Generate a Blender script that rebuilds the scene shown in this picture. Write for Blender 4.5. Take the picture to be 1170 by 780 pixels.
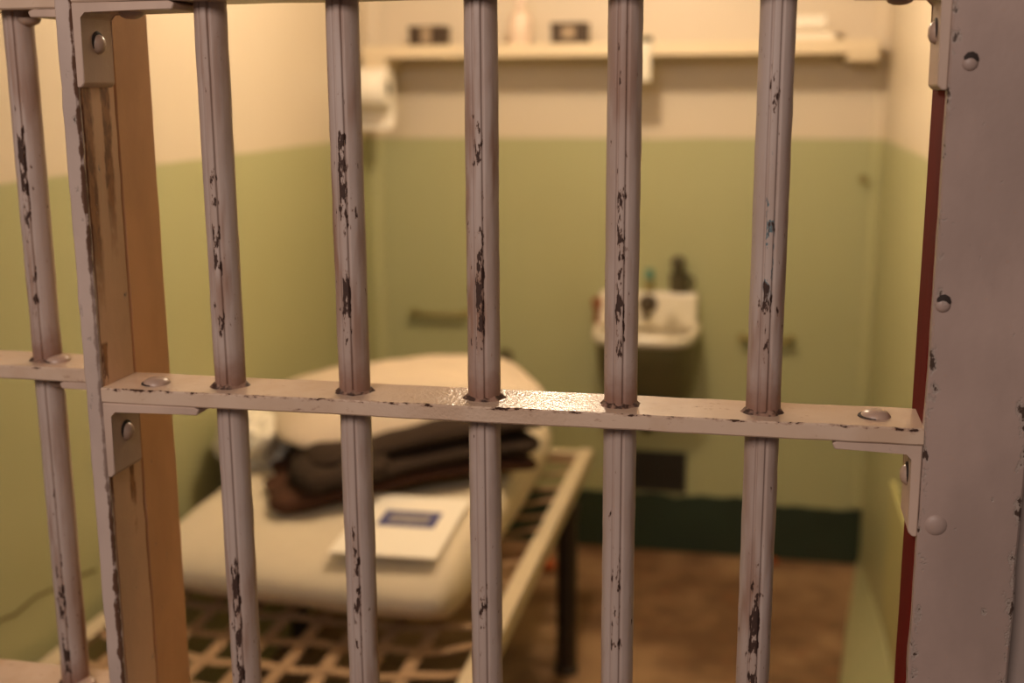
import bpy, bmesh, math, random
from mathutils import Vector, Matrix, noise

for o in list(bpy.data.objects):
    bpy.data.objects.remove(o)
scene = bpy.context.scene
C = scene.collection
PI = math.pi

# ------------------------------------------------------------------ camera
YAW, PITCH, ROLL = 0.21008, 0.20799, -0.00574
CAM = Vector((1.20595, -0.85388, 1.43053))
FPX = 1370.034
fwd = Vector((-math.sin(YAW) * math.cos(PITCH), math.cos(YAW) * math.cos(PITCH), -math.sin(PITCH)))
rgt = Vector((math.cos(YAW), math.sin(YAW), 0))
upv = rgt.cross(fwd)
r2 = math.cos(ROLL) * rgt + math.sin(ROLL) * upv
u2 = -math.sin(ROLL) * rgt + math.cos(ROLL) * upv
cd = bpy.data.cameras.new('camera')
cam = bpy.data.objects.new('camera', cd)
C.objects.link(cam)
m = Matrix((r2, u2, -fwd)).transposed().to_4x4()
m.translation = CAM
cam.matrix_world = m
cd.sensor_width = 36.0
cd.lens = FPX * 36.0 / 1170.0
cd.clip_start = 0.02
cd.dof.use_dof = True
cd.dof.focus_distance = 0.865
cd.dof.aperture_fstop = 4.0
scene.camera = cam

# ------------------------------------------------------------------ light and exposure
world = bpy.data.worlds.new('world')
scene.world = world
world.use_nodes = True
bg = world.node_tree.nodes['Background']
bg.inputs['Color'].default_value = (1.0, 0.80, 0.72, 1)
bg.inputs['Strength'].default_value = 0.10

def lamp(name, kind, loc, energy, color, size=0.1, target=None):
    d = bpy.data.lights.new(name, kind)
    d.energy = energy
    d.color = color
    if kind == 'AREA':
        d.shape = 'RECTANGLE'
        d.size = size
        d.size_y = size * 0.5
    else:
        d.shadow_soft_size = size
    o = bpy.data.objects.new(name, d)
    C.objects.link(o)
    o.location = loc
    if target is not None:
        o.rotation_euler = (Vector(target) - Vector(loc)).to_track_quat('-Z', 'Y').to_euler()
    return o

lamp('ceiling_bulb', 'POINT', (0.80, 1.60, 2.05), 33.0, (1.0, 0.785, 0.565), 0.045)
lamp('corridor_fill', 'AREA', (0.6, -1.7, 2.2), 23.0, (1.0, 0.85, 0.77), 1.1, (1.0, 0.0, 1.2))  # added area light behind the camera, standing in for corridor light

vs = scene.view_settings
vs.view_transform = 'Standard'
vs.look = 'None'
vs.exposure = 0.1
vs.gamma = 1.0
vs.use_curve_mapping = False

# ------------------------------------------------------------------ material helpers
class NT:
    def __init__(self, name):
        self.m = bpy.data.materials.new(name)
        self.m.use_nodes = True
        self.t = self.m.node_tree
        self.b = self.t.nodes['Principled BSDF']
        self.co = self.n('ShaderNodeTexCoord')
        self.obj = self.co.outputs['Object']
    def n(self, t):
        return self.t.nodes.new(t)
    def link(self, a, b):
        if isinstance(a, (int, float)):
            b.default_value = a
        elif isinstance(a, tuple):
            b.default_value = a if len(a) == 4 or b.type == 'VECTOR' else a + (1,)
        else:
            self.t.links.new(a, b)
    def math(self, op, a, b=0.0, clamp=False):
        x = self.n('ShaderNodeMath'); x.operation = op; x.use_clamp = clamp
        self.link(a, x.inputs[0]); self.link(b, x.inputs[1])
        return x.outputs[0]
    def mapr(self, v, a, b, c=0.0, d=1.0, smooth=True):
        x = self.n('ShaderNodeMapRange')
        x.interpolation_type = 'SMOOTHSTEP' if smooth else 'LINEAR'
        self.link(v, x.inputs[0])
        for i, q in enumerate((a, b, c, d)):
            self.link(q, x.inputs[1 + i])
        return x.outputs[0]
    def mix(self, f, a, b, mode='MIX'):
        x = self.n('ShaderNodeMix'); x.data_type = 'RGBA'; x.blend_type = mode
        self.link(f, x.inputs[0]); self.link(a, x.inputs[6]); self.link(b, x.inputs[7])
        return x.outputs[2]
    def scale(self, s, v=None):
        x = self.n('ShaderNodeVectorMath'); x.operation = 'MULTIPLY'
        self.link(v or self.obj, x.inputs[0]); x.inputs[1].default_value = s
        return x.outputs[0]
    def xyz(self, v=None):
        x = self.n('ShaderNodeSeparateXYZ'); self.link(v or self.obj, x.inputs[0])
        return x.outputs
    def noise(self, sc, v=None, det=3.0, w=None, rough=0.55):
        x = self.n('ShaderNodeTexNoise'); x.noise_dimensions = '4D'
        self.link(v or self.obj, x.inputs['Vector'])
        x.inputs['Scale'].default_value = sc
        x.inputs['Detail'].default_value = det
        x.inputs['Roughness'].default_value = rough
        self.link(w if w is not None else 0.0, x.inputs['W'])
        return x.outputs['Fac']
    def rand(self, k=50.0):
        x = self.n('ShaderNodeObjectInfo')
        return self.math('MULTIPLY', x.outputs['Random'], k)
    def out(self, color, rough=0.5, height=None, bump=0.3, dist=0.001, metal=0.0, spec=0.5):
        self.link(color, self.b.inputs['Base Color'])
        self.link(rough, self.b.inputs['Roughness'])
        self.link(metal, self.b.inputs['Metallic'])
        self.b.inputs['Specular IOR Level'].default_value = spec
        if height is not None:
            x = self.n('ShaderNodeBump')
            x.inputs['Strength'].default_value = bump
            x.inputs['Distance'].default_value = dist
            self.link(height, x.inputs['Height'])
            self.link(x.outputs['Normal'], self.b.inputs['Normal'])
        return self.m

def plain(name, c, rough=0.6, var=0.15, sc=30, bump=0.15, dist=0.001, metal=0.0, spec=0.4):
    t = NT(name)
    n = t.noise(sc, w=t.rand())
    c2 = tuple(x * (1 - var) for x in c)
    c1 = tuple(min(1, x * (1 + var)) for x in c)
    return t.out(t.mix(n, c2, c1), rough, n, bump, dist, metal, spec)

PINK = (0.45, 0.35, 0.30)
PINK2 = (0.385, 0.275, 0.22)
CHIP = (0.022, 0.011, 0.008)
RUST = (0.13, 0.045, 0.018)

def mat_bar(name, under=None):
    t = NT(name)
    w = t.rand()
    X, Y, Z = t.xyz()
    ax = t.math('ABSOLUTE', X)
    bead = t.math('MULTIPLY', t.mapr(ax, 0.0044, 0.0022), t.mapr(Y, -0.002, -0.006))
    # hand wear: bare between the rails, clean just under the rail
    hi = t.math('MULTIPLY', t.mapr(Z, 1.215, 1.27), t.mapr(Z, 1.50, 1.36))
    lo = t.mapr(Z, 1.13, 1.03)
    wear = t.math('ADD', hi, lo)
    cl = t.noise(14, t.scale((0.2, 0.2, 1.0)), 2, w)
    wear2 = t.math('MULTIPLY', wear, t.mapr(cl, 0.34, 0.62))
    ch = t.noise(240, t.scale((1.15, 1.15, 0.38)), 5, w, 0.60)
    v = t.math('ADD', ch, t.math('MULTIPLY', t.math('MULTIPLY', bead, wear2), 0.205))
    v = t.math('ADD', v, t.math('MULTIPLY', wear2, 0.065))
    groove = t.math('MULTIPLY', t.mapr(t.math('ABSOLUTE', t.math('SUBTRACT', ax, 0.0033)), 0.0009, 0.0003), t.mapr(Y, -0.002, -0.006))
    v = t.math('ADD', v, t.math('MULTIPLY', groove, 0.02))
    chip = t.mapr(v, 0.70, 0.725)
    edge = t.mapr(v, 0.665, 0.705)
    big = t.noise(26, t.scale((1, 1, 0.3)), 4, w)
    pink = t.mix(t.mapr(big, 0.35, 0.7), PINK, PINK2)
    stain = t.noise(55, t.scale((1, 1, 0.15)), 3, t.math('ADD', w, 7.3))
    pink = t.mix(t.math('MULTIPLY', t.mapr(stain, 0.48, 0.68), t.math('MULTIPLY_ADD', wear, 0.5)), pink, (0.27, 0.15, 0.10))
    # rust creeping up from the welds
    fr = t.math('FRACT', t.math('DIVIDE', t.math('ADD', Z, 0.006 + 0.303 * 3 - 1.203 + 0.303), 0.303))
    fr = t.math('MULTIPLY', fr, 0.303)
    rw = t.mapr(t.math('ADD', fr, t.math('MULTIPLY', t.noise(120, w=w), 0.02)), 0.052, 0.018)
    pink = t.mix(t.math('MULTIPLY', rw, 0.75), pink, (0.19, 0.075, 0.04))
    col = pink
    if under:
        uz = t.math('MULTIPLY', t.mapr(Z, 1.275, 1.30), t.mapr(Z, 1.395, 1.37))
        col = t.mix(t.math('MULTIPLY', t.math('MULTIPLY', uz, bead), t.mapr(v, 0.62, 0.66)), col, under)
    col = t.mix(t.math('MULTIPLY', edge, 0.6), col, (0.24, 0.13, 0.085))
    col = t.mix(chip, col, t.mix(t.noise(300), CHIP, (0.07, 0.03, 0.018)))
    fine = t.noise(420, t.scale((1, 1, 0.5)), 3, w)
    h = t.math('SUBTRACT', t.math('MULTIPLY', fine, 0.25), chip)
    h = t.math('ADD', h, t.math('MULTIPLY', big, 0.8))
    return t.out(col, t.mapr(chip, 0, 1, 0.42, 0.75), h, 0.55, 0.0009, spec=0.4)

def mat_rail(name, y_front, z_top):
    """flat steel rail in pink paint: chips along its front top edge, rust by the bars"""
    t = NT(name)
    X, Y, Z = t.xyz()
    e = t.math('ADD', t.math('ABSOLUTE', t.math('SUBTRACT', Y, y_front)), t.math('ABSOLUTE', t.math('SUBTRACT', Z, z_top)))
    em = t.mapr(e, 0.0035, 0.0008)
    ch = t.noise(190, t.scale((0.5, 1.0, 1.0)), 5, 3.1, 0.65)
    cl = t.noise(11, None, 2, 5.5)
    v = t.math('ADD', ch, t.math('MULTIPLY', em, 0.165))
    v = t.math('ADD', v, t.math('MULTIPLY', t.mapr(cl, 0.45, 0.75), 0.09))
    chip = t.mapr(v, 0.71, 0.735)
    big = t.noise(20, None, 4, 1.7)
    col = t.mix(t.mapr(big, 0.35, 0.7), (0.57, 0.415, 0.305), (0.51, 0.35, 0.24))
    col = t.mix(t.math('MULTIPLY', t.mapr(v, 0.62, 0.70), 0.5), col, (0.26, 0.14, 0.09))
    col = t.mix(chip, col, (0.05, 0.022, 0.013))
    fine = t.noise(330, None, 2, 9.0)
    blob = t.noise(75, None, 2, 4.0)
    wet = t.math('MULTIPLY', t.mapr(X, 0.88, 1.0), t.mapr(X, 1.13, 1.03))     # thick blistered gloss paint mid-rail
    h = t.math('ADD', t.math('MULTIPLY', fine, t.math('ADD', 0.07, t.math('MULTIPLY', wet, 1.3))), t.math('MULTIPLY', blob, 0.35))
    h = t.math('SUBTRACT', h, chip)
    rough = t.mix(wet, (0.27, 0.27, 0.27), (0.20, 0.20, 0.20))
    return t.out(col, rough, h, 0.5, 0.0012, spec=0.5)

def mat_plate(name, base=PINK, stain=0.0, edge_x=None, red=False, seed=0.0):
    t = NT(name)
    X, Y, Z = t.xyz()
    big = t.noise(13, t.scale((1, 1, 0.5)), 5, seed)
    dark = tuple(c * 0.80 for c in base)
    col = t.mix(t.mapr(big, 0.35, 0.68), base, dark)
    ch = t.noise(95, t.scale((1, 1, 0.6)), 5, seed + 2.2, 0.65)
    v = ch
    if edge_x is not None:
        for ex, amp in edge_x:
            v = t.math('ADD', v, t.math('MULTIPLY', t.mapr(t.math('ABSOLUTE', t.math('SUBTRACT', X, ex)), 0.012, 0.0), amp))
    if stain:
        # long run-down rust streaks on the side of the post
        s = t.math('SUBTRACT', t.noise(60, t.scale((0.3, 1.0, 0.22)), 4, seed + 6.0), 0.5)
        f2 = t.math('SUBTRACT', t.noise(160, t.scale((0.3, 1.0, 0.5)), 4, seed + 1.0), 0.5)
        for yc, hw, za, zb, zc in ((-0.0185, 0.0085, 1.245, 1.33, 1.437), (0.0080, 0.0075, 1.29, 1.36, 1.437), (0.0065, 0.0050, 1.075, 1.11, 1.134), (-0.024, 0.004, 1.09, 1.12, 1.135), (-0.020, 0.0035, 1.20, 1.205, 1.235)):
            dy = t.math('ABSOLUTE', t.math('SUBTRACT', t.math('ADD', Y, t.math('MULTIPLY', s, 0.012)), yc))
            dy = t.math('ADD', dy, t.math('MULTIPLY', f2, 0.006))
            k = t.math('MULTIPLY', t.mapr(dy, hw, hw * 0.55), t.math('MULTIPLY', t.mapr(t.math('ADD', Z, t.math('MULTIPLY', f2, 0.10)), za, zb), t.mapr(Z, zc + 0.003, zc)))
            k = t.math('MULTIPLY', k, t.mapr(X, 0.6980, 0.6990))
            col = t.mix(t.math('MULTIPLY', k, stain), col, t.mix(t.mapr(f2, -0.1, 0.12), (0.13, 0.038, 0.013), (0.30, 0.12, 0.045)))
        # rusty seam along the front corner
        ed = t.math('ADD', t.math('ABSOLUTE', t.math('SUBTRACT', X, 0.701)), t.math('ABSOLUTE', t.math('SUBTRACT', Y, -0.030)))
        ek = t.mapr(t.math('ADD', ed, t.math('MULTIPLY', f2, 0.010)), 0.0034, 0.0014)
        zr = t.math('ADD', t.mapr(Z, 1.24, 1.36), t.mapr(Z, 1.15, 1.06), True)
        col = t.mix(t.math('MULTIPLY', ek, t.math('MULTIPLY_ADD', zr, 0.75)), col, (0.105, 0.048, 0.026))
    chip = t.mapr(v, 0.715, 0.74)
    wear = t.mapr(v, 0.655, 0.70)
    col = t.mix(t.math('MULTIPLY', wear, 0.7), col, (0.33, 0.26, 0.215) if not red else (0.06, 0.004, 0.003))
    col = t.mix(chip, col, (0.055, 0.03, 0.02))
    fine = t.noise(260, None, 3, seed)
    h = t.math('SUBTRACT', t.math('ADD', t.math('MULTIPLY', fine, 0.2), t.math('MULTIPLY', big, 1.6)), t.math('MULTIPLY', wear, 0.7))
    return t.out(col, 0.8 if red else 0.47, h, 0.5, 0.0012, spec=0.08 if red else 0.4)

def mat_wall(name, line=1.285):
    t = NT(name)
    X, Y, Z = t.xyz()
    w1 = t.noise(3.0, None, 4, 1.0)
    w2 = t.noise(1.1, None, 3, 4.0)
    f = t.mapr(t.math('ADD', Z, t.math('MULTIPLY', t.math('SUBTRACT', w1, 0.5), 0.012)), line - 0.004, line + 0.004)
    green = t.mix(w1, (0.385, 0.385, 0.20), (0.43, 0.43, 0.228))
    green = t.mix(t.math('MULTIPLY', t.mapr(w2, 0.5, 0.75), 0.35), green, (0.37, 0.345, 0.16))
    cream = t.mix(w1, (0.63, 0.54, 0.41), (0.68, 0.59, 0.45))
    cream = t.mix(t.math('MULTIPLY', t.mapr(w2, 0.5, 0.8), 0.3), cream, (0.56, 0.46, 0.32))
    h = t.noise(60, None, 4, 2.0)
    return t.out(t.mix(f, green, cream), 0.42, h, 0.12, 0.002, spec=0.4)

def mat_floor():
    t = NT('worn_concrete')
    a = t.noise(4.5, None, 5, 1.0, 0.6)
    b = t.noise(16, None, 4, 8.0)
    col = t.mix(t.mapr(a, 0.36, 0.64), (0.15, 0.075, 0.033), (0.37, 0.225, 0.115))
    col = t.mix(t.math('MULTIPLY', t.mapr(b, 0.52, 0.7), 0.5), col, (0.24, 0.10, 0.04))
    return t.out(col, 0.55, b, 0.2, 0.002)

def mat_fabric(name, c, var=0.12, sc=9, weave=500, rough=0.9):
    t = NT(name)
    a = t.noise(sc, None, 3, 2.0)
    f = t.noise(weave, None, 2, 0.0)
    col = t.mix(a, tuple(x * (1 - var) for x in c), tuple(min(1, x * (1 + var)) for x in c))
    col = t.mix(t.math('MULTIPLY', f, 0.3), col, tuple(x * 0.7 for x in c))
    return t.out(col, rough, f, 0.25, 0.001, spec=0.2)

M = {}
M['bar'] = mat_bar('bar_paint')
M['bar_teal'] = mat_bar('bar_paint_over_teal', (0.085, 0.15, 0.17))
M['rail'] = mat_rail('rail_paint', -0.030, 1.203)
M['rail_back'] = mat_rail('rail_paint_set_back', 0.026, 1.203)
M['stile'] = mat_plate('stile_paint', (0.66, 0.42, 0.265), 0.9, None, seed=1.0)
M['strip'] = mat_plate('strip_corridor_tint', (0.48, 0.36, 0.30), 0.9, [(0.694, 0.05)], seed=2.0)  # front of the stile; pinkish corridor light put into its colour
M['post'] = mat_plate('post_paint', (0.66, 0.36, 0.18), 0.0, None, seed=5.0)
M['lock'] = mat_plate('lock_plate_paint', (0.37, 0.26, 0.215), 0.0, [(1.382, 0.20), (1.316, 0.13)], seed=3.0)
M['jamb'] = mat_plate('jamb_paint', (0.35, 0.265, 0.225), 0.0, None, seed=8.0)
M['red'] = mat_plate('red_paint', (0.125, 0.003, 0.002), 0.0, None, True, seed=4.0)
M['bracket'] = mat_plate('bracket_paint', (0.52, 0.37, 0.285), 0.0, None, seed=6.0)
M['rivet'] = plain('rivet_paint', (0.40, 0.27, 0.20), 0.35, 0.2, 120, 0.4)
M['rivet_shade'] = plain('rivet_shade_dark', (0.025, 0.014, 0.010), 0.8)  # shade colour for the dark crescents at the rivet heads
def mat_weld():
    t = NT('rusty_weld')
    a = t.noise(170, None, 3, t.rand())
    col = t.mix(t.mapr(a, 0.42, 0.58), (0.045, 0.018, 0.010), (0.27, 0.15, 0.10))
    return t.out(col, 0.65, a, 0.8, 0.002)
M['weld'] = mat_weld()
M['wall'] = mat_wall('wall_paint')
M['ceil'] = plain('ceiling_paint', (0.62, 0.53, 0.40), 0.6, 0.05, 4)
M['floor'] = mat_floor()
M['base'] = plain('dark_green_paint', (0.020, 0.034, 0.018), 0.5, 0.3, 6)
M['cream'] = plain('cream_paint', (0.72, 0.60, 0.41), 0.45, 0.05, 12)
M['bedpaint'] = plain('cream_bed_enamel', (0.60, 0.50, 0.34), 0.45, 0.12, 20)
M['strap'] = plain('strap_paint', (0.36, 0.23, 0.13), 0.5, 0.25, 40)
M['darkmetal'] = plain('dark_bed_leg_paint', (0.028, 0.020, 0.015), 0.4, 0.3, 30)
M['mattress'] = mat_fabric('mattress_cotton', (0.66, 0.57, 0.42))
M['sheet'] = mat_fabric('white_cotton', (0.80, 0.74, 0.60), 0.05)
M['pillow'] = mat_fabric('beige_cotton', (0.64, 0.53, 0.40), 0.08)
M['brown'] = mat_fabric('brown_wool', (0.036, 0.022, 0.014), 0.35)
M['rust'] = mat_fabric('reddish_wool', (0.070, 0.029, 0.015), 0.3)
M['enamel'] = plain('white_enamel', (0.80, 0.73, 0.58), 0.2, 0.05, 10, 0.05, spec=0.5)
M['chrome'] = plain('tarnished_metal', (0.09, 0.065, 0.04), 0.35, 0.3, 40, 0.1, 0.001, 0.6)
M['vent'] = plain('vent_iron', (0.03, 0.024, 0.015), 0.6)
M['olive'] = plain('olive_wall_fitting', (0.25, 0.21, 0.075), 0.5, 0.15)
M['olive_grey'] = plain('grey_olive_paint', (0.17, 0.16, 0.08), 0.5, 0.15)
M['olive_dark'] = plain('dark_olive_metal', (0.10, 0.085, 0.035), 0.5, 0.2)
M['paper'] = plain('white_paper', (0.86, 0.80, 0.68), 0.7, 0.03, 20, 0.05)
M['blue'] = plain('blue_print', (0.030, 0.036, 0.17), 0.6, 0.1)
M['photo'] = plain('grey_print', (0.24, 0.22, 0.23), 0.6, 0.5, 60)
M['cocoa'] = plain('dark_brown_card', (0.055, 0.032, 0.016), 0.6, 0.2)
M['label'] = plain('pale_label_print', (0.34, 0.25, 0.16), 0.6, 0.2, 60)
M['plastic'] = plain('pale_pink_plastic', (0.72, 0.57, 0.44), 0.3, 0.05)
M['teal'] = plain('teal_plastic', (0.08, 0.25, 0.20), 0.4)
M['mug'] = plain('dark_stoneware', (0.085, 0.072, 0.040), 0.35, 0.2)
M['redbrown'] = plain('red_brown_wood', (0.27, 0.10, 0.045), 0.45, 0.2)
M['orange'] = plain('orange_red', (0.42, 0.09, 0.02), 0.7, 0.25)
M['seat_green'] = plain('pale_green_enamel', (0.42, 0.40, 0.17), 0.4, 0.1)
M['crack'] = plain('crack_shade', (0.13, 0.10, 0.035), 0.8)

# ------------------------------------------------------------------ mesh helpers
def finish(name, bm, mat, parent=None, smooth=False, bevel=0.0, seg=2):
    if bevel > 0:
        bmesh.ops.bevel(bm, geom=bm.edges[:], offset=bevel, segments=seg, profile=0.5, affect='EDGES', clamp_overlap=True)
    bmesh.ops.recalc_face_normals(bm, faces=bm.faces[:])
    me = bpy.data.meshes.new(name)
    bm.to_mesh(me); bm.free()
    if smooth:
        for f in me.polygons:
            f.use_smooth = True
    me.materials.append(M[mat] if isinstance(mat, str) else mat)
    o = bpy.data.objects.new(name, me)
    C.objects.link(o)
    if parent is not None:
        o.parent = parent
    return o

def box(name, x0, x1, y0, y1, z0, z1, mat, parent=None, bevel=0.0, seg=2):
    bm = bmesh.new()
    bmesh.ops.create_cube(bm, size=1.0)
    for v in bm.verts:
        v.co = Vector((x0 + (v.co.x + .5) * (x1 - x0), y0 + (v.co.y + .5) * (y1 - y0), z0 + (v.co.z + .5) * (z1 - z0)))
    return finish(name, bm, mat, parent, False, bevel, seg)

def slab(name, x0, x1, y0, y1, z0, z1, mat, parent=None, cuts=40, axis=0, amp=0.0006, bevel=0.0012, seed=0.0, freq=30):
    """box divided along one axis whose surface wanders a little, like much-painted steel"""
    bm = bmesh.new()
    lim = [(x0, x1), (y0, y1), (z0, z1)]
    a, b = [i for i in range(3) if i != axis]
    def prof():
        (a0, a1), (b0, b1) = lim[a], lim[b]
        k = bevel
        return [(a0 + k, b0), (a1 - k, b0), (a1, b0 + k), (a1, b1 - k), (a1 - k, b1), (a0 + k, b1), (a0, b1 - k), (a0, b0 + k)]
    P = prof()
    rings = []
    for i in range(cuts + 1):
        t = lim[axis][0] + (lim[axis][1] - lim[axis][0]) * i / cuts
        r = []
        for (pa, pb) in P:
            c = [0, 0, 0]; c[axis] = t; c[a] = pa; c[b] = pb
            c = Vector(c)
            c += noise.noise_vector(c * freq + Vector((seed, seed, seed))) * amp
            r.append(bm.verts.new(c))
        rings.append(r)
    for i in range(cuts):
        for j in range(len(P)):
            k = (j + 1) % len(P)
            bm.faces.new((rings[i][j], rings[i][k], rings[i + 1][k], rings[i + 1][j]))
    bm.faces.new(rings[0]); bm.faces.new(rings[-1][::-1])
    o = finish(name, bm, mat, parent, True)
    o.data.set_sharp_from_angle(angle=math.radians(28))
    return o

def lathe(name, prof, mat, loc=(0, 0, 0), axis='Z', n=24, parent=None, smooth=True):
    bm = bmesh.new()
    rings = []
    for (r, h) in prof:
        if r < 1e-6:
            rings.append([bm.verts.new((0, 0, h))])
        else:
            rings.append([bm.verts.new((r * math.cos(2 * PI * i / n), r * math.sin(2 * PI * i / n), h)) for i in range(n)])
    for a, b in zip(rings, rings[1:]):
        for i in range(n):
            k = (i + 1) % n
            va = [a[i % len(a)], a[k % len(a)]] if len(a) > 1 else [a[0]]
            vb = [b[k % len(b)], b[i % len(b)]] if len(b) > 1 else [b[0]]
            if len(va) + len(vb) > 2:
                bm.faces.new(va + vb)
    R = {'Z': Matrix.Identity(4), 'X': Matrix.Rotation(PI / 2, 4, 'Y'), 'Y': Matrix.Rotation(-PI / 2, 4, 'X'), '-Y': Matrix.Rotation(PI / 2, 4, 'X'), '-X': Matrix.Rotation(-PI / 2, 4, 'Y'), '-Z': Matrix.Rotation(PI, 4, 'X')}[axis]
    bmesh.ops.transform(bm, matrix=Matrix.Translation(loc) @ R, verts=bm.verts[:])
    o = finish(name, bm, mat, parent, smooth)
    if smooth:
        try:
            o.data.set_sharp_from_angle(angle=math.radians(40))
        except Exception:
            pass
    return o

def tube(name, pts, r, mat, parent=None, n=10):
    bm = bmesh.new()
    pts = [Vector(p) for p in pts]
    rings = []
    for i, p in enumerate(pts):
        d = (pts[min(i + 1, len(pts) - 1)] - pts[max(i - 1, 0)]).normalized()
        a = d.orthogonal().normalized() if i == 0 else (last - d * last.dot(d)).normalized()
        last = a
        b = d.cross(a)
        rings.append([bm.verts.new(p + (a * math.cos(2 * PI * k / n) + b * math.sin(2 * PI * k / n)) * r) for k in range(n)])
    for A, B in zip(rings, rings[1:]):
        for k in range(n):
            bm.faces.new((A[k], A[(k + 1) % n], B[(k + 1) % n], B[k]))
    bm.faces.new(rings[0][::-1]); bm.faces.new(rings[-1])
    return finish(name, bm, mat, parent, True)

def soft(name, x0, x1, y0, y1, z0, z1, r, mat, parent=None, n=26, warp=None, wr=0.0, wf=6.0, seed=0.0):
    """rounded cushion-like box with wrinkles; warp(v, u) moves a vertex"""
    bm = bmesh.new()
    bmesh.ops.create_cube(bm, size=2.0)
    bmesh.ops.subdivide_edges(bm, edges=bm.edges[:], cuts=n, use_grid_fill=True)
    c = Vector(((x0 + x1) / 2, (y0 + y1) / 2, (z0 + z1) / 2))
    h = Vector(((x1 - x0) / 2, (y1 - y0) / 2, (z1 - z0) / 2))
    rr = Vector((min(r[0] if isinstance(r, tuple) else r, h.x), min(r[1] if isinstance(r, tuple) else r, h.y), min(r[2] if isinstance(r, tuple) else r, h.z)))
    for v in bm.verts:
        u = v.co.copy()
        # spread samples toward the rims
        p = Vector([math.copysign(abs(u[i]) ** 0.75, u[i]) * h[i] for i in range(3)])
        q = Vector([max(-(h[i] - rr[i]), min(h[i] - rr[i], p[i])) for i in range(3)])
        d = Vector([(p[i] - q[i]) / rr[i] if rr[i] > 0 else 0 for i in range(3)])
        L = d.length
        if L > 1e-9:
            d = d / L
        co = q + Vector([d[i] * rr[i] for i in range(3)]) + c
        if wr:
            nv = noise.noise(co * wf + Vector((seed, 0, 0))) * wr + noise.noise(co * wf * 2.3 + Vector((0, seed, 0))) * wr * 0.4
            co += (d if L > 1e-9 else Vector((0, 0, 1))) * nv
        if warp:
            co = warp(co, u)
        v.co = co
    return finish(name, bm, mat, parent, True)

def thing(name, label, cat, loc=(0, 0, 0), group=None):
    o = bpy.data.objects.new(name, None)
    C.objects.link(o)
    o.location = loc
    o.empty_display_size = 0.05
    return tag(o, label, cat, group)

def tag(o, label, cat, group=None, kind=None):
    o['label'] = label
    o['category'] = cat
    if group: o['group'] = group
    if kind: o['kind'] = kind
    return o

def struct(o, label, cat):
    return tag(o, label, cat, kind='structure')

def copy(o, parent, dx=(0, 0, 0)):
    c = o.copy(); C.objects.link(c); c.parent = parent
    c.location = Vector(o.location) + Vector(dx)
    return c

# ------------------------------------------------------------------ the cell
CW, CD, CH = 1.52, 2.74, 2.13
wl = struct(box('wall_left', -0.12, 0.0, -0.2, CD + 0.12, 0, CH, 'wall'), 'green and cream painted side wall beside the bed', 'wall')
wr_ = struct(box('wall_right', CW, CW + 0.12, 0.10, CD + 0.12, 0, CH, 'wall'), 'green and cream painted side wall behind the wide door post', 'wall')
wb = struct(box('wall_back', 0.0, CW, CD, CD + 0.12, 0, CH, 'wall'), 'back wall, cream above green, behind shelf and sink', 'wall')
struct(box('floor', -0.12, CW + 0.12, -1.6, CD + 0.12, -0.1, 0.0, 'floor'), 'mottled brown worn concrete floor of the cell', 'floor')
struct(box('ceiling', -0.12, CW + 0.12, 0.10, CD + 0.12, CH, CH + 0.1, 'ceil'), 'cream ceiling of the cell', 'ceiling')

# dark green painted base along the back wall, its upper edge wandering
bm = bmesh.new()
N = 60
top, bot = [], []
prof = []
for i in range(N + 1):
    x = 0.0 + CW * i / N
    z = 0.172 + 0.010 * noise.noise(Vector((x * 14, 1.7, 0))) + 0.006 * noise.noise(Vector((x * 40, 4.7, 0)))
    z += 0.014 if x < 1.17 and 0.62 < x else 0.0
    prof.append((x, z))
for y in (CD - 0.008, CD):
    bot.append([bm.verts.new((x, y, 0.001)) for x, z in prof])
    top.append([bm.verts.new((x, y, z)) for x, z in prof])
for i in range(N):
    bm.faces.new((bot[0][i], bot[0][i + 1], top[0][i + 1], top[0][i]))
    bm.faces.new((bot[1][i], bot[1][i + 1], top[1][i + 1], top[1][i]))
    bm.faces.new((top[0][i], top[0][i + 1], top[1][i + 1], top[1][i]))
    bm.faces.new((bot[0][i], bot[0][i + 1], bot[1][i + 1], bot[1][i]))
for i in (0, N):
    bm.faces.new((bot[0][i], top[0][i], top[1][i], bot[1][i]))
struct(finish('baseboard_back', bm, 'base'), 'very dark green painted base along the back wall', 'baseboard')

# corner angles where back wall meets the side walls
def corner(name, x0, x1, label):
    bm = bmesh.new()
    s = 1 if x0 < 0.5 else -1
    xa = 0.0 if s > 0 else CW
    P = [(xa, CD), (xa, CD - 0.035), (xa + s * 0.006, CD - 0.037), (xa + s * 0.035, CD - 0.008), (xa + s * 0.035, CD)]
    lo = [bm.verts.new((x, y, 0.19)) for x, y in P]
    hi = [bm.verts.new((x, y, CH)) for x, y in P]
    for i in range(5):
        k = (i + 1) % 5
        bm.faces.new((lo[i], lo[k], hi[k], hi[i]))
    bm.faces.new(lo); bm.faces.new(hi)
    struct(finish(name, bm, 'wall'), label, 'trim')
corner('trim_1', 0.0, 0.03, 'painted corner fillet between back wall and the bed-side wall')
corner('trim_2', 1.5, 1.52, 'painted corner fillet between back wall and the right side wall')

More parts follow.
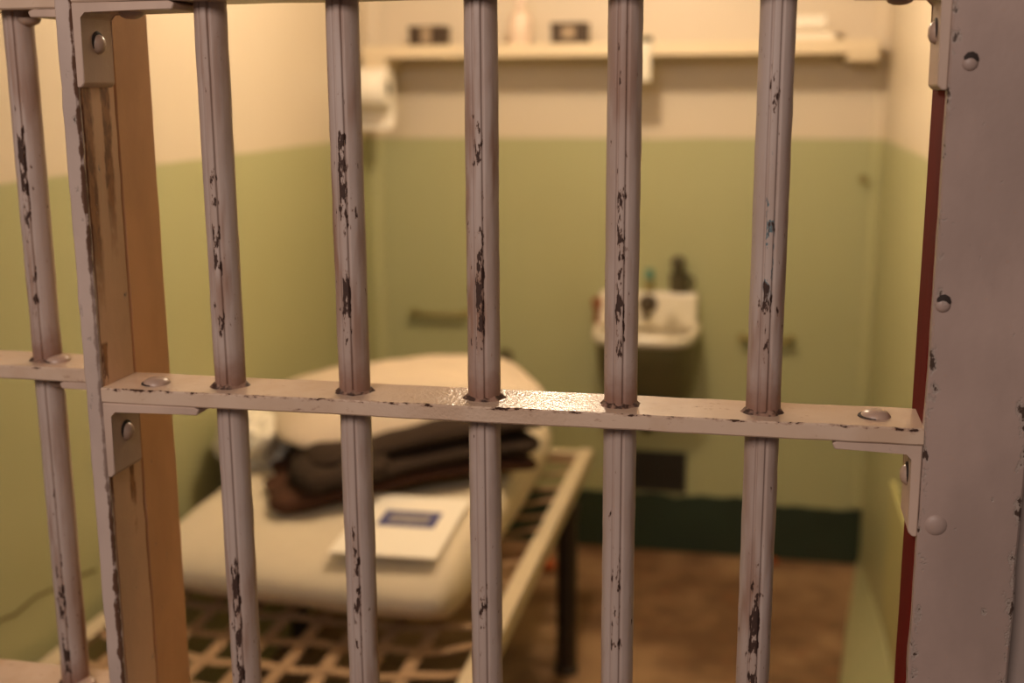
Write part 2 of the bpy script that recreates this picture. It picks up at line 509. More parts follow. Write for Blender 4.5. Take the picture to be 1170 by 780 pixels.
# sloped plaster fillet that widens along the foot of the right wall
bm = bmesh.new()
A = []
for y, w, h in ((CD - 0.01, 0.008, 0.02), (2.3, 0.060, 0.09), (1.95, 0.098, 0.14), (1.3, 0.11, 0.15), (0.15, 0.11, 0.15)):
    A.append([bm.verts.new((CW, y, 0.0005)), bm.verts.new((CW - w, y, 0.0005)), bm.verts.new((CW - w * 0.82, y, h * 0.25)), bm.verts.new((CW - 0.004, y, h)), bm.verts.new((CW, y, h))])
for a, b in zip(A, A[1:]):
    for i in range(5):
        k = (i + 1) % 5
        bm.faces.new((a[i], a[k], b[k], b[i]))
bm.faces.new(A[0]); bm.faces.new(A[-1])
struct(finish('trim_3', bm, 'wall'), 'sloping painted plaster fillet along the foot of the right wall', 'trim')

# crack in the paint of the left wall
bm = bmesh.new()
pts = [(0.60, 0.500), (0.70, 0.552), (0.76, 0.582), (0.80, 0.574), (0.86, 0.580), (0.92, 0.571), (0.97, 0.566), (1.05, 0.552)]
pv = None
for y, z in pts:
    t = 0.0025 + 0.001 * noise.noise(Vector((y * 20, 0, 0)))
    cur = [bm.verts.new(c) for c in ((0.0, y, z - t), (0.0012, y, z - t), (0.0012, y, z + t), (0.0, y, z + t))]
    if pv:
        for i in range(4):
            bm.faces.new((pv[i], pv[(i + 1) % 4], cur[(i + 1) % 4], cur[i]))
    pv = cur
finish('crack', bm, 'crack', wl)

# ------------------------------------------------------------------ bars
R0 = 0.0122
def bar_mesh(z0, z1, seed):
    bm = bmesh.new()
    # finer around the front and rear beads
    half = [-0.48 + 0.96 * i / 26 for i in range(27)] + [0.48 + (PI - 0.96) * i / 13 for i in range(1, 13)]
    angs = half + [a + PI for a in half]
    n = len(angs)
    def rad(a):
        r = R0
        for c in (0.0, PI):
            d = abs((a - c + PI) % (2 * PI) - PI)
            r -= 0.0016 * math.exp(-((d - 0.28) / 0.065) ** 2)
            if d < 0.22: r += 0.00045
        for c in (1.15, -1.15, PI - 1.15, PI + 1.15):
            d = abs((a - c + PI) % (2 * PI) - PI)
            r -= 0.00035 * math.exp(-(d / 0.12) ** 2)
        return r
    cuts = int((z1 - z0) / 0.012)
    rings = []
    for j in range(cuts + 1):
        z = z0 + (z1 - z0) * j / cuts
        ring = []
        for a in angs:
            r = rad(a)
            q = Vector((math.sin(a) * 0.02, -math.cos(a) * 0.02, z))
            r += 0.00045 * noise.noise(q * 45 + Vector((seed, 0, 0))) + 0.0003 * noise.noise(q * 140 + Vector((0, seed, 0)))
            ring.append(bm.verts.new((r * math.sin(a), -r * math.cos(a), z)))
        rings.append(ring)
    for A, B in zip(rings, rings[1:]):
        for k in range(n):
            bm.faces.new((A[k], A[(k + 1) % n], B[(k + 1) % n], B[k]))
    bm.faces.new(rings[0][::-1]); bm.faces.new(rings[-1])
    return bm

def weld_mesh(seed):
    bm = bmesh.new()
    n = 28
    rs = random.Random(seed)
    pr = [(0.0118, 0.0034), (0.0130, 0.0026), (0.0146, 0.0011), (0.0158, 0.0), (0.0118, 0.0)]
    rings = []
    for i in range(n):
        a = 2 * PI * i / n
        k = 0.62 + 0.62 * rs.random() ** 1.5
        rings.append([bm.verts.new(((0.0118 + (r - 0.0118) * k) * math.cos(a), (0.0118 + (r - 0.0118) * k) * math.sin(a), h * k)) for r, h in pr])
    for i in range(n):
        A, B = rings[i], rings[(i + 1) % n]
        for j in range(5):
            bm.faces.new((A[j], A[(j + 1) % 5], B[(j + 1) % 5], B[j]))
    return bm

RAIL_Z = [1.197 + 0.303 * k for k in (-3, -2, -1, 0, 1, 2)]
def rivet(name, loc, axis, parent, r=0.010, rivet_shade=True):
    o = lathe(name, [(0, 0.0052), (r * 0.45, 0.0048), (r * 0.8, 0.0034), (r, 0.0008), (r, -0.001), (0, -0.001)], 'rivet', loc, axis, 20, parent)
    if rivet_shade:
        off = Vector(loc) + (Vector((-0.0012, 0.0004, 0)) if axis == 'Z' else Vector((0, -0.0006, 0.0016)))
        lathe('shade_ring', [(0, 0.0002), (r * 1.06, 0.0002), (r * 1.04, 0.0008), (r * 0.85, 0.0013), (0, 0.0013)], 'rivet_shade', off, axis, 20, o)  # dark disc set off-centre, draws the shade beside the rivet head
    return o

def bracket(parent, side_x, sgn, zc, leg_len, y0, y1, drop, rx, ry):
    """angle bracket under a rail: leg under the rail, leg down the stile, two rivets"""
    zt = zc - 0.0062
    bm = bmesh.new()
    t = 0.0062
    P = [(0, 0), (leg_len - 0.004, 0), (leg_len, -0.002), (leg_len - 0.002, -t), (t + 0.004, -t), (t, -t - 0.004), (t, -drop + 0.003), (t - 0.003, -drop), (0, -drop)]
    a = [bm.verts.new((side_x + sgn * x, y0, zt + z)) for x, z in P]
    b = [bm.verts.new((side_x + sgn * x, y1, zt + z)) for x, z in P]
    for i in range(len(P)):
        k = (i + 1) % len(P)
        bm.faces.new((a[i], a[k], b[k], b[i]))
    bm.faces.new(a); bm.faces.new(b[::-1])
    o = finish('bracket', bm, 'bracket', parent, False, 0.0008, 1)
    rivet('rivet', (side_x + sgn * t, (y0 + y1) / 2 + ry, zt - 0.029), 'X' if sgn > 0 else '-X', o, 0.0075)
    rivet('rivet', (side_x + sgn * rx, (y0 + y1) / 2, zc + 0.006), 'Z', o, 0.0105)
    rivet('rivet', (side_x + sgn * rx, (y0 + y1) / 2, zt - t), '-Z', o, 0.0095, False)
    return o

# the sliding door
door = thing('barred_door', 'pinkish steel cell door of five worn bars in front of the bed', 'door', (0, 0, 0))
SX0, SX1 = 0.687, 0.7010
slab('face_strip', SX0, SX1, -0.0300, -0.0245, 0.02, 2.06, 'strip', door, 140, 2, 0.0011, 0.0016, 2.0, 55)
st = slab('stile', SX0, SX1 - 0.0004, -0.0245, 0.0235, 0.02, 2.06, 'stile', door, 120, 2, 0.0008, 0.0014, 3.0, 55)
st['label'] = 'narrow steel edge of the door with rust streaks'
rs = slab('stile', 1.3160, 1.382, -0.030, -0.018, 0.02, 2.06, 'lock', door, 160, 2, 0.0009, 0.0014, 5.0, 40)
rs['label'] = 'wide pinkish steel plate at the right edge of the door'
re = slab('edge_strip', 1.3160, 1.3280, -0.0178, 0.046, 0.02, 2.06, 'red', door, 60, 2, 0.0003, 0.001, 9.0, 30)
re['label'] = 'red painted inner edge of the right door plate'
for k, z in enumerate(RAIL_Z):
    slab('crossbar', SX1, 1.3160, -0.030, 0.025, z - 0.006, z + 0.006, 'rail', door, 110, 0, 0.0005, 0.0012, 3.0 + k, 35)
    bracket(door, SX1, 1, z, 0.082, -0.030, 0.014, 0.061, 0.036, 0.001)
    bracket(door, 1.3160, -1, z, 0.060, -0.028, 0.022, 0.066, 0.030, 0.0)
bars_x = [0.7975 + 0.1027 * i for i in range(5)]
wm = [weld_mesh(i) for i in range(5)]
for i, x in enumerate(bars_x):
    b = finish('bar', bar_mesh(0.03, 2.05, i * 11.3), 'bar_teal' if i == 4 else 'bar', door, True)
    b.location = (x, -0.002, 0)
    w = finish('weld', wm[i], 'weld', b)
    w.location = (0, 0, RAIL_Z[3] + 0.0058)
    for k in (0, 1, 2, 4, 5):
        copy(w, b, (0, 0, RAIL_Z[k] - RAIL_Z[3]))
# rivets in the face of the wide plate
for x, z, r in ((1.3285, 1.4445, 0.0050), (1.3222, 1.2885, 0.0050), (1.3275, 1.135, 0.0075), (1.3260, 0.985, 0.006)):
    rv = lathe('rivet', [(0, 0.0024), (r * 0.5, 0.0021), (r * 0.85, 0.0011), (r, 0.0), (r, -0.001), (0, -0.001)], 'lock', (x, -0.030, z), '-Y', 18, door)
    if z > 1.2:
        lathe('shade_ring', [(0, 0.0), (r * 0.95, 0.0), (r * 0.92, 0.0010), (r * 0.6, 0.0016), (0, 0.0018)], 'rivet_shade', (x + 0.0004, -0.030, z + 0.0026), '-Y', 9, rv)  # shade crescent drawn above the head as a dark disc

# the fixed panel left of the door
panel = thing('barred_panel', 'fixed barred panel left of the rusty post', 'grille', (0, 0, 0))
fp = slab('post', 0.687, 0.7005, 0.0252, 0.083, 0.0, 2.08, 'post', panel, 100, 2, 0.0006, 0.0014, 7.0, 40)
fp['label'] = 'orange-brown lit back edge of the post'
for k, z in enumerate(RAIL_Z):
    slab('crossbar', 0.0, 0.687, 0.027, 0.081, z - 0.006, z + 0.006, 'rail_back', panel, 90, 0, 0.0005, 0.0012, 23.0 + k, 35)
    bracket(panel, 0.687, -1, z, 0.060, 0.028, 0.076, 0.060, 0.075, 0.0)
fx = [0.6005 - 0.1027 * i for i in range(6)]
wm2 = weld_mesh(77)
pb = finish('bar', bar_mesh(0.0, 2.08, 71.0), 'bar', panel, True)
pb.location = (fx[0], 0.055, 0)
pw = finish('weld', wm2, 'weld', pb)
pw.location = (0, 0, RAIL_Z[3] + 0.0058)
ws = [pw] + [copy(pw, pb, (0, 0, RAIL_Z[k] - RAIL_Z[3])) for k in (0, 1, 2, 4, 5)]
for x in fx[1:]:
    b = copy(pb, panel, (x - fx[0], 0, 0))
    for w in ws:
        copy(w, b)

# jamb right of the door plate
jamb = tag(slab('door_jamb', 1.380, 1.56, -0.0175, 0.09, 0.0, 2.12, 'jamb', None, 60, 2, 0.0008, 0.003, 12.0, 20),
           'greyish pink steel jamb at the far right edge, set behind the wide plate', 'door frame')

# ------------------------------------------------------------------ bed
BX0, BX1, BY0, BY1, BZ = 0.03, 0.775, 0.30, 2.20, 0.487
bed = thing('bed_frame', 'cream steel cot with woven flat straps and dark legs along the left wall', 'bed')
def angle_rail(name, p0, p1, inward):
    """angle iron from p0 to p1 (along x or y), flange pointing inward"""
    bm = bmesh.new()
    p0, p1 = Vector(p0), Vector(p1)
    inward = Vector(inward)
    P = [(0, 0), (0.034, 0), (0.034, -0.005), (0.005, -0.005), (0.005, -0.040), (0, -0.040)]
    rr = []
    for p in (p0, p1):
        rr.append([bm.verts.new(p + inward * a + Vector((0, 0, b))) for a, b in P])
    for i in range(6):
        k = (i + 1) % 6
        bm.faces.new((rr[0][i], rr[0][k], rr[1][k], rr[1][i]))
    bm.faces.new(rr[0]); bm.faces.new(rr[1])
    return finish(name, bm, 'bedpaint', bed, False, 0.0012, 1)
angle_rail('side_rail', (BX1, BY0, BZ), (BX1, BY1, BZ), (-1, 0, 0))
angle_rail('side_rail', (BX0, BY0, BZ), (BX0, BY1, BZ), (1, 0, 0))
angle_rail('end_rail', (BX0, BY0, BZ - 0.0055), (BX1, BY0, BZ - 0.0055), (0, 1, 0))
angle_rail('end_rail', (BX0, BY1, BZ - 0.0055), (BX1, BY1, BZ - 0.0055), (0, -1, 0))
def sag(x, y):
    a = (x - (BX0 + BX1) / 2) / ((BX1 - BX0) / 2)
    b = (y - (BY0 + BY1) / 2) / ((BY1 - BY0) / 2)
    return 0.042 * max(0.0, 1 - a ** 4) * max(0.0, 1 - b ** 6) - 0.008
def strap(name, a0, a1, c, axis, phase, wd):
    """flat strap woven over and under, hooked up at its ends"""
    bm = bmesh.new()
    n = 60
    prev = None
    for i in range(n + 1):
        t = a0 + (a1 - a0) * i / n
        z = BZ - 0.016 + 0.0028 * math.cos((t - a0) / wd * PI + phase)
        xx = t if axis == 0 else c
        yy = c if axis == 0 else t
        z -= sag(xx, yy)
        co = []
        for dw, dz in ((-0.012, -0.0009), (0.012, -0.0009), (0.012, 0.0009), (-0.012, 0.0009)):
            co.append((t, c + dw, z + dz) if axis == 0 else (c + dw, t, z + dz))
        cur = [bm.verts.new(q) for q in co]
        if prev:
            for k in range(4):
                bm.faces.new((prev[k], prev[(k + 1) % 4], cur[(k + 1) % 4], cur[k]))
        else:
            bm.faces.new(cur)
        prev = cur
    bm.faces.new(prev)
    return finish(name, bm, 'strap', bed)
SX, SY = 0.0745, 0.098
nx = int((BX1 - BX0 - 0.1) / SX) + 1
ny = int((BY1 - BY0 - 0.1) / SY) + 1
for i in range(nx - 1):
    strap('strap', BY0 + 0.020, BY1 - 0.020, BX0 + 0.075 + SX * i, 1, PI * (i % 2), SY)
for j in range(ny):
    strap('strap', BX0 + 0.020, BX1 - 0.020, BY0 + 0.075 + SY * j, 0, PI * (j % 2), SX)
for x, y in ((BX1 - 0.018, 1.885), (BX0 + 0.022, 1.885), (BX1 - 0.018, 0.55), (BX0 + 0.022, 0.55)):
    lg = lathe('leg', [(0, 0.0), (0.030, 0.0), (0.030, 0.012), (0.0255, 0.016), (0.0255, BZ - 0.042), (0.0, BZ - 0.042)], 'darkmetal', (x, y, 0), 'Z', 20, bed)
    lathe('collar', [(0.025, 0.0), (0.030, 0.0), (0.030, 0.03), (0.025, 0.03)], 'darkmetal', (x, y, BZ - 0.075), 'Z', 20, lg)

# mattress folded double so that its near end is a round fold
def mw(co, u):
    # the fold at the near end is fuller and sags over the straps
    t = max(0.0, min(1.0, (1.45 - co.y) / 0.4))
    if co.z > 0.53:
        co.z += 0.010 * math.sin(co.x * 9) * (1 - t) - 0.012 * t * t
    else:
        w = max(0.0, min(1.0, (0.545 - co.z) / 0.05))
        co.z -= max(0.0, sag(co.x, co.y) - 0.004) * 0.86 * w
    co.y += 0.016 * math.sin(co.x * 7 + 0.6) * t
    return co
matt = soft('mattress', 0.068, 0.690, 1.065, 2.15, BZ + 0.001, 0.600, (0.035, 0.17, 0.056), 'mattress', None, 34, mw, 0.004, 7.0, 2.0)
tag(matt, 'off-white mattress folded double on the cot, round fold to the front', 'mattress')

# folded bedding lies askew: left end nearer to the door
def placed(o, x, y, z, rz):
    o.location = (x, y, z)
    o.rotation_euler = (0, 0, math.radians(rz))
    return o
def bw(ph, lift):
    def f(co, u):
        # layers sag in the middle and climb to the right end
        co.z += 0.010 * math.sin(co.x * 7.5 + ph) + lift * (co.x + 0.29) ** 2
        co.y += 0.016 * math.sin(co.x * 11 + ph * 2)
        return co
    return f
rb = placed(thing('folded_blanket', 'reddish brown blanket folded flat under the dark one on the mattress', 'blanket'), 0.384, 1.650, 0.612, 30)
soft('fold', -0.262, 0.275, -0.255, 0.13, 0.000, 0.026, (0.03, 0.03, 0.012), 'rust', rb, 26, bw(0.4, 0.02), 0.005, 9.0, 3.0)
soft('fold', -0.300, -0.130, -0.295, -0.10, 0.004, 0.036, (0.03, 0.03, 0.015), 'rust', rb, 20, bw(1.0, 0.02), 0.009, 13.0, 9.0)
db = placed(thing('folded_blanket', 'dark brown wool blanket in thick folds under the beige pillow', 'blanket'), 0.384, 1.650, 0.640, 30)
soft('fold', -0.228, 0.285, -0.265, 0.13, 0.000, 0.038, (0.04, 0.05, 0.019), 'brown', db, 32, bw(0.2, 0.05), 0.010, 9.0, 5.0)
soft('fold', -0.212, 0.300, -0.245, 0.13, 0.034, 0.070, (0.04, 0.05, 0.018), 'brown', db, 32, bw(0.5, 0.10), 0.010, 8.0, 8.0)
soft('fold', -0.245, -0.050, -0.310, -0.08, 0.000, 0.052, (0.05, 0.05, 0.024), 'brown', db, 24, bw(0.9, 0.03), 0.013, 13.0, 1.0)

def pw_(co, u):
    # plump middle, thin corners, front drooping over the blankets
    cx, cy = co.x / 0.315, co.y / 0.245
    k = max(0.0, 1 - cx * cx) ** 0.45 * max(0.0, 1 - cy * cy) ** 0.45
    co.z = 0.0 + co.z * (0.25 + 0.80 * k)
    co.z += 0.05 * (co.x + 0.1) - 0.020 * max(0, -cy) ** 2
    return co
pil = placed(soft('pillow', -0.305, 0.305, -0.240, 0.235, -0.012, 0.088, (0.10, 0.10, 0.048), 'pillow', None, 34, pw_, 0.008, 9.0, 6.0), 0.402, 1.735, 0.706, 25)
tag(pil, 'plump beige pillow on top of the folded brown blankets', 'pillow')
def sw(co, u):
    co.x += 0.10 * (co.z - 0.6) - 0.01
    co.y += 0.04 * math.sin(co.z * 22)
    return co
sh = soft('crumpled_sheet', 0.022, 0.182, 1.44, 1.72, 0.612, 0.722, (0.05, 0.08, 0.052), 'sheet', None, 34, sw, 0.022, 20.0, 4.0)
tag(sh, 'crumpled white sheet stuffed between pillow and left wall', 'sheet')

# booklet on the near edge of the mattress
bk = thing('booklet', 'white booklet with a blue framed picture on the mattress fold', 'booklet', (0.541, 1.250, 0.6065))
bk.rotation_euler = (math.radians(2.0), 0, math.radians(1.5))
box('pages', -0.102, 0.100, -0.146, 0.146, -0.0030, 0.0, 'paper', bk, 0.0006, 1)
box('cover', -0.103, 0.101, -0.147, 0.147, 0.0001, 0.0009, 'paper', bk)
box('picture_frame', -0.052, 0.062, -0.012, 0.066, 0.0010, 0.0014, 'blue', bk)
box('picture', -0.036, 0.046, 0.004, 0.050, 0.0015, 0.0018, 'photo', bk)

# ------------------------------------------------------------------ shelf and what stands on it
SHZ = 1.553
SY0 = 2.555
sf = thing('wall_shelf', 'long cream shelf across the back wall', 'shelf')
box('board', 0.037, 1.483, SY0, CD, SHZ - 0.036, SHZ, 'cream', sf, 0.003)
box('cleat', 0.037, 0.110, SY0 + 0.004, CD, SHZ - 0.068, SHZ - 0.036, 'cream', sf, 0.003)
box('cleat', 1.400, 1.483, SY0 + 0.004, CD, SHZ - 0.055, SHZ - 0.036, 'cream', sf, 0.003)

def carton(x0, x1, y0, y1, h, label, lab):
    t = thing('carton', label, 'box', (0, 0, SHZ), 'dark boxes on the shelf')
    box('body', x0, x1, y0, y1, 0, h - 0.014, 'cocoa', t, 0.002)
    box('lid', x0 - 0.002, x1 + 0.002, y0 - 0.002, y1 + 0.002, h - 0.014, h, 'cocoa', t, 0.002)
    w = x1 - x0
    box('label', x0 + w * lab[0], x0 + w * lab[1], y0 - 0.0032, y0 - 0.0002, h * lab[2], h * lab[3], 'label', t)
carton(0.172, 0.274, 2.585, 2.665, 0.055, 'dark brown box with a pale label, left end of the shelf', (0.38, 0.66, 0.12, 0.95))
carton(0.590, 0.688, 2.585, 2.665, 0.058, 'dark box with a pale emblem beside the plastic bottle', (0.32, 0.70, 0.25, 0.80))
bt = thing('bottle', 'pale pinkish plastic bottle standing on the shelf', 'bottle', (0.495, 2.62, SHZ))
lathe('body', [(0, 0), (0.034, 0), (0.036, 0.006), (0.036, 0.072), (0.030, 0.088), (0.014, 0.096), (0.013, 0.108), (0, 0.108)], 'plastic', (0, 0, 0), 'Z', 28, bt)
lathe('cap', [(0.0, 0.106), (0.017, 0.106), (0.017, 0.136), (0.015, 0.140), (0, 0.140)], 'plastic', (0, 0, 0), 'Z', 24, bt)
bo = thing('book', 'thin pale book lying at the right end of the shelf', 'book', (1.30, 2.64, SHZ))
box('cover', -0.085, 0.070, -0.060, 0.075, 0, 0.004, 'cream', bo, 0.001, 1)
box('pages', -0.083, 0.066, -0.057, 0.072, 0.0042, 0.020, 'paper', bo)
box('cover', -0.085, 0.070, -0.060, 0.075, 0.0202, 0.0242, 'cream', bo, 0.001, 1)
rl = thing('paper_roll', 'rolled white paper tube lying on the pale book', 'paper roll', (1.285, 2.635, SHZ + 0.0242 + 0.0225))
lathe('roll', [(0.012, 0.058), (0.0225, 0.058), (0.0225, -0.075), (0.012, -0.075)], 'paper', (0, 0, 0), 'X', 24, rl)
lathe('core', [(0, 0.0575), (0.0118, 0.0575), (0.0118, -0.0745), (0, -0.0745)], 'olive_dark', (0, 0, 0), 'X', 24, rl)

# cloth hung over the shelf edge with a dark clip
cl = thing('hanging_cloth', 'small white cloth clipped to the front edge of the shelf', 'cloth', (0.835, SY0, SHZ))
bm = bmesh.new()
nX, pts = 14, []
prof = [(0.05, 0.003)] + [(0.02, 0.003), (-0.002, 0.003), (-0.006, -0.004)] + [(-0.007, -0.012 * k) for k in range(2, 10)]
rows = []
for (y, z) in prof:
    row = []
    for i in range(nX + 1):
        x = -0.042 + 0.084 * i / nX
        a = 0.004 * math.sin(i * 1.1) * min(1, max(0, -z / 0.05))
        row.append((x, y - 0.002 + a - abs(a), z))
    rows.append(row)
fr = [[bm.verts.new(p) for p in r] for r in rows]
bk_ = [[bm.verts.new((p[0], p[1] + (0.002 if k > 2 else 0), p[2] - (0.002 if k <= 2 else 0))) for p in r] for k, r in enumerate(rows)]
for a in range(len(rows) - 1):
    for i in range(nX):
        bm.faces.new((fr[a][i], fr[a][i + 1], fr[a + 1][i + 1], fr[a + 1][i]))
        bm.faces.new((bk_[a][i], bk_[a][i + 1], bk_[a + 1][i + 1], bk_[a + 1][i]))
    for i in (0, nX):
        bm.faces.new((fr[a][i], fr[a + 1][i], bk_[a + 1][i], bk_[a][i]))
for a in (0, len(rows) - 1):
    for i in range(nX):
        bm.faces.new((fr[a][i], fr[a][i + 1], bk_[a][i + 1], bk_[a][i]))
finish('cloth', bm, 'sheet', cl, True)
box('clip', -0.005, 0.044, -0.014, 0.014, 0.0035, 0.016, 'olive_dark', cl, 0.002)

# paper roll on the left wall
tp = thing('toilet_paper_roll', 'fat white toilet paper roll with a loose sheet on the left wall', 'toilet roll', (0.072, 2.50, 1.432))
lathe('roll', [(0.020, 0.063), (0.055, 0.063), (0.0575, 0.059), (0.0575, -0.056), (0.055, -0.060), (0.020, -0.060)], 'paper', (0, 0, 0), 'X', 36, tp)
lathe('tube', [(0.020, 0.061), (0.0185, 0.061), (0.0185, -0.058), (0.020, -0.058)], 'cocoa', (0, 0, 0), 'X', 24, tp)
bm = bmesh.new()
pv = None
for k in range(18):
    z = -0.008 * k
    y = 0.0582 if k < 13 else 0.0582 - 0.010 * (k - 12)      # hangs behind the roll, its end curls forward
    if k >= 13:
        z = -0.008 * 13 - 0.003 * (k - 13)
    cur = [bm.verts.new(c) for c in ((-0.058, y, z), (0.061, y, z), (0.061, y + 0.0010, z - 0.0008), (-0.058, y + 0.0010, z - 0.0008))]
    if pv:
        for i in range(4):
            bm.faces.new((pv[i], pv[(i + 1) % 4], cur[(i + 1) % 4], cur[i]))
    else:
        bm.faces.new(cur)
    pv = cur
bm.faces.new(pv)
finish('loose_sheet', bm, 'paper', tp)
lathe('holder', [(0, 0.067), (0.008, 0.067), (0.008, -0.072), (0, -0.072)], 'olive_dark', (0, 0, 0), 'X', 14, tp)

# ------------------------------------------------------------------ sink
sk = thing('sink', 'small white wall-hung sink with splashback below the shelf', 'sink', (0.868, CD, 0))
def dshape(hw, depth, y0=0.0, n=22):
    """D outline: straight back at the wall, bowed front"""
    pts = []
    for i in range(n + 1):
        a = PI * i / n
        ex = 0.42
        x = -hw * math.copysign(abs(math.cos(a)) ** ex, math.cos(a))
        y = -(depth) * abs(math.sin(a)) ** 0.5
        pts.append((x, y0 + y))
    return pts
bm = bmesh.new()
under = [(0.120, 0.085, 0.500, -0.001), (0.134, 0.120, 0.540, -0.001), (0.142, 0.175, 0.600, -0.001), (0.147, 0.228, 0.660, -0.001), (0.148, 0.245, 0.690, -0.001), (0.149, 0.248, 0.7055, -0.001)]
rings = [[bm.verts.new((x, y, z)) for x, y in dshape(hw, dp + y0, y0)] for hw, dp, z, y0 in under]
for A, B in zip(rings, rings[1:]):
    n = len(A)
    for i in range(n):
        bm.faces.new((A[i], A[(i + 1) % n], B[(i + 1) % n], B[i]))
bm.faces.new(rings[0])
finish('underside', bm, 'olive_grey', sk, True)
bm = bmesh.new()
secs = [(0.130, 0.220, 0.706, -0.001), (0.152, 0.255, 0.706, -0.001), (0.156, 0.266, 0.716, 0), (0.156, 0.266, 0.732, 0), (0.152, 0.262, 0.737, 0),
        (0.136, 0.238, 0.735, -0.02), (0.128, 0.228, 0.722, -0.03), (0.115, 0.200, 0.670, -0.04), (0.080, 0.150, 0.640, -0.06), (0.020, 0.040, 0.632, -0.11)]
rings = [[bm.verts.new((x, y, z)) for x, y in dshape(hw, dp + y0, y0)] for hw, dp, z, y0 in secs]
for A, B in zip(rings, rings[1:]):
    n = len(A)
    for i in range(n):
        bm.faces.new((A[i], A[(i + 1) % n], B[(i + 1) % n], B[i]))
bm.faces.new(rings[-1])
bs = finish('basin', bm, 'enamel', sk, True)
try:
    bs.data.set_sharp_from_angle(angle=math.radians(50))
except Exception:
    pass
box('splashback', -0.146, 0.146, -0.062, -0.0005, 0.728, 0.832, 'enamel', sk, 0.010, 3)
for x in (-0.070, 0.070):
    tpv = lathe('tap', [(0, 0), (0.014, 0), (0.012, 0.018), (0.008, 0.022), (0.008, 0.032), (0.018, 0.034), (0.018, 0.042), (0, 0.044)], 'enamel', (x, -0.062, 0.785), '-Y', 18, sk)
tube('spout', [(0.0, -0.060, 0.802), (0.0, -0.085, 0.806), (0.0, -0.110, 0.798), (0.0, -0.122, 0.780), (0.0, -0.124, 0.764)], 0.011, 'chrome', sk, 12)
lathe('spout_base', [(0, 0), (0.029, 0), (0.026, 0.012), (0.012, 0.016), (0, 0.016)], 'chrome', (0, -0.062, 0.800), '-Y', 18, sk)
lathe('drain', [(0, 0.0065), (0.019, 0.006), (0.021, 0.0), (0, 0.0)], 'chrome', (0.0, -0.125, 0.632), 'Z', 18, sk)
tube('drain_pipe', [(0, -0.055, 0.515), (0, -0.055, 0.44), (0, -0.052, 0.42), (0, -0.040, 0.408), (0, -0.025, 0.405), (0, -0.001, 0.405)], 0.018, 'olive_dark', sk, 12)

mg = thing('shaving_mug', 'dark mug holding a brush on the right end of the splashback', 'mug', (0.957, CD - 0.031, 0.832))
lathe('mug_body', [(0, 0), (0.024, 0), (0.028, 0.008), (0.030, 0.055), (0.027, 0.055), (0.025, 0.010), (0, 0.010)], 'mug', (0, 0, 0), 'Z', 26, mg)
tube('handle', [(0.029, 0, 0.046), (0.042, 0, 0.042), (0.046, 0, 0.030), (0.040, 0, 0.018), (0.028, 0, 0.014)], 0.004, 'mug', mg, 8)
lathe('brush', [(0, 0.012), (0.008, 0.012), (0.009, 0.050), (0.016, 0.066), (0.022, 0.090), (0.018, 0.104), (0, 0.112)], 'mug', (-0.004, 0, 0), 'Z', 20, mg)
tb = thing('small_bottle', 'small teal capped bottle on the splashback beside the mug', 'bottle', (0.868, CD - 0.031, 0.832))
lathe('body', [(0, 0), (0.013, 0), (0.014, 0.004), (0.014, 0.034), (0.008, 0.040), (0, 0.040)], 'olive', (0, 0, 0), 'Z', 20, tb)
lathe('cap', [(0, 0.038), (0.0125, 0.038), (0.0125, 0.066), (0, 0.068)], 'teal', (0, 0, 0), 'Z', 20, tb)
sb = thing('shaving_brush', 'reddish brown brush standing on the left corner of the sink rim', 'brush', (0.716, CD - 0.052, 0.7368))
lathe('handle', [(0, 0), (0.013, 0), (0.014, 0.006), (0.009, 0.016), (0.010, 0.028), (0.014, 0.034), (0, 0.036)], 'redbrown', (0, 0, 0), 'Z', 20, sb)
lathe('bristles', [(0.0125, 0.035), (0.020, 0.060), (0.019, 0.070), (0.010, 0.076), (0, 0.077)], 'redbrown', (0, 0, 0), 'Z', 20, sb)

# ------------------------------------------------------------------ fittings on the walls
vt = thing('air_vent', 'dark iron vent low on the back wall under the sink', 'vent', (0.90, CD, 0.262))
box('back_plate', -0.088, 0.086, -0.004, -0.0003, -0.062, 0.062, 'vent', vt)
for a, b, c, d in ((-0.092, -0.080, -0.064, 0.064), (0.078, 0.090, -0.064, 0.064), (-0.080, 0.078, 0.054, 0.064), (-0.080, 0.078, -0.064, -0.054)):
    box('frame_strip', a, b, -0.012, -0.0003, c, d, 'vent', vt, 0.001, 1)
g0 = None
for i in range(9):
    z = -0.046 + i * 0.0115
    if g0 is None:
        g0 = box('louvre', -0.080, 0.078, -0.011, -0.0045, -0.0022, 0.0022, 'vent', vt)
        g0.location.z = z
    else:
        copy(g0, vt, (0, 0, i * 0.0115))

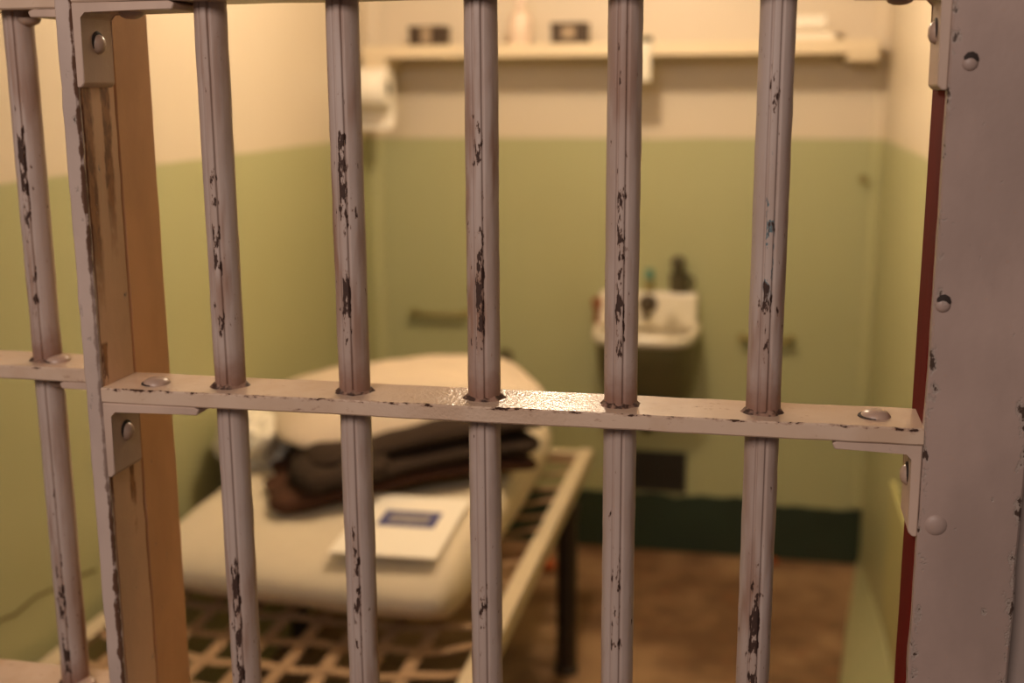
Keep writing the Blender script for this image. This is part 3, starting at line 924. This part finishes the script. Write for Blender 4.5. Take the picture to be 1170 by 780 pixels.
def wall_bar(x0, x1, z, label):
    t = thing('towel_bar', label, 'towel bar', (0, CD, z))
    tube('rod', [(x0, -0.03, 0), (x1, -0.03, 0)], 0.0095, 'olive', t, 12)
    for x in (x0 + 0.008, x1 - 0.008):
        lathe('post', [(0, 0.0), (0.015, 0.0), (0.014, 0.005), (0.007, 0.008), (0.007, 0.028), (0, 0.028)], 'olive', (x, -0.0003, 0), '-Y', 14, t)
wall_bar(0.118, 0.300, 0.738, 'short olive towel bar on the back wall above the pillow')
wall_bar(1.139, 1.296, 0.694, 'short pale green towel bar on the back wall right of the sink')
fv = thing('flush_valve', 'dark oval push valve on the back wall between pillow and sink', 'valve', (0.417, CD, 0.604))
lathe('plate', [(0, 0), (0.028, 0), (0.026, 0.006), (0.014, 0.009), (0, 0.009)], 'olive_dark', (0, -0.0003, 0), '-Y', 22, fv)
lathe('button', [(0.013, 0.008), (0.013, 0.030), (0.010, 0.034), (0, 0.034)], 'olive_dark', (0, -0.0003, 0), '-Y', 18, fv)
tube('pipe', [(0, -0.012, -0.02), (0, -0.012, -0.10), (0, -0.012, -0.22)], 0.010, 'olive_dark', fv, 10)
hk = thing('wall_peg', 'small peg near the right corner of the back wall', 'peg', (1.472, CD, 1.170))
lathe('plate', [(0, 0), (0.013, 0), (0.012, 0.004), (0, 0.004)], 'olive', (0, -0.0003, 0), '-Y', 16, hk)
lathe('pin', [(0.006, 0.0), (0.005, 0.03), (0.010, 0.034), (0.010, 0.042), (0, 0.044)], 'olive', (0, -0.0003, 0), '-Y', 14, hk)

# fold-down panel hanging on the right wall
fs = thing('folding_seat', 'green folding seat hanging flat on the right wall beside the post', 'seat', (CW, 0, 0))
box('panel', -0.040, -0.028, 1.28, 1.660, 0.33, 0.622, 'seat_green', fs, 0.002)
box('hinge_rail', -0.028, -0.0005, 1.30, 1.650, 0.560, 0.590, 'base', fs, 0.002)
for y in (1.36, 1.66):
    lathe('hinge', [(0, 0.0), (0.007, 0.0), (0.007, 0.04), (0, 0.04)], 'olive_dark', (-0.0200, y - 0.05, 0.597), 'Y', 12, fs)

# bits of orange-red on the floor
def bit(label, x, y, s, seed):
    def f(co, u):
        return co
    o = soft('bit', -s, s, -s * 0.8, s * 0.8, 0.0, s * 1.1, (s * 0.7, s * 0.6, s * 0.5), 'orange', None, 12, f, s * 0.25, 40, seed)
    lo = min(v.co.z for v in o.data.vertices)
    o.location = (x, y, -lo + 0.0002)
    tag(o, label, 'bit')
bit('small orange-red rag on the floor behind the dark cot leg', 0.585, 2.50, 0.034, 1.0)
bit('tiny orange-red piece on the floor at the dark green base', 1.262, 2.69, 0.016, 2.0)
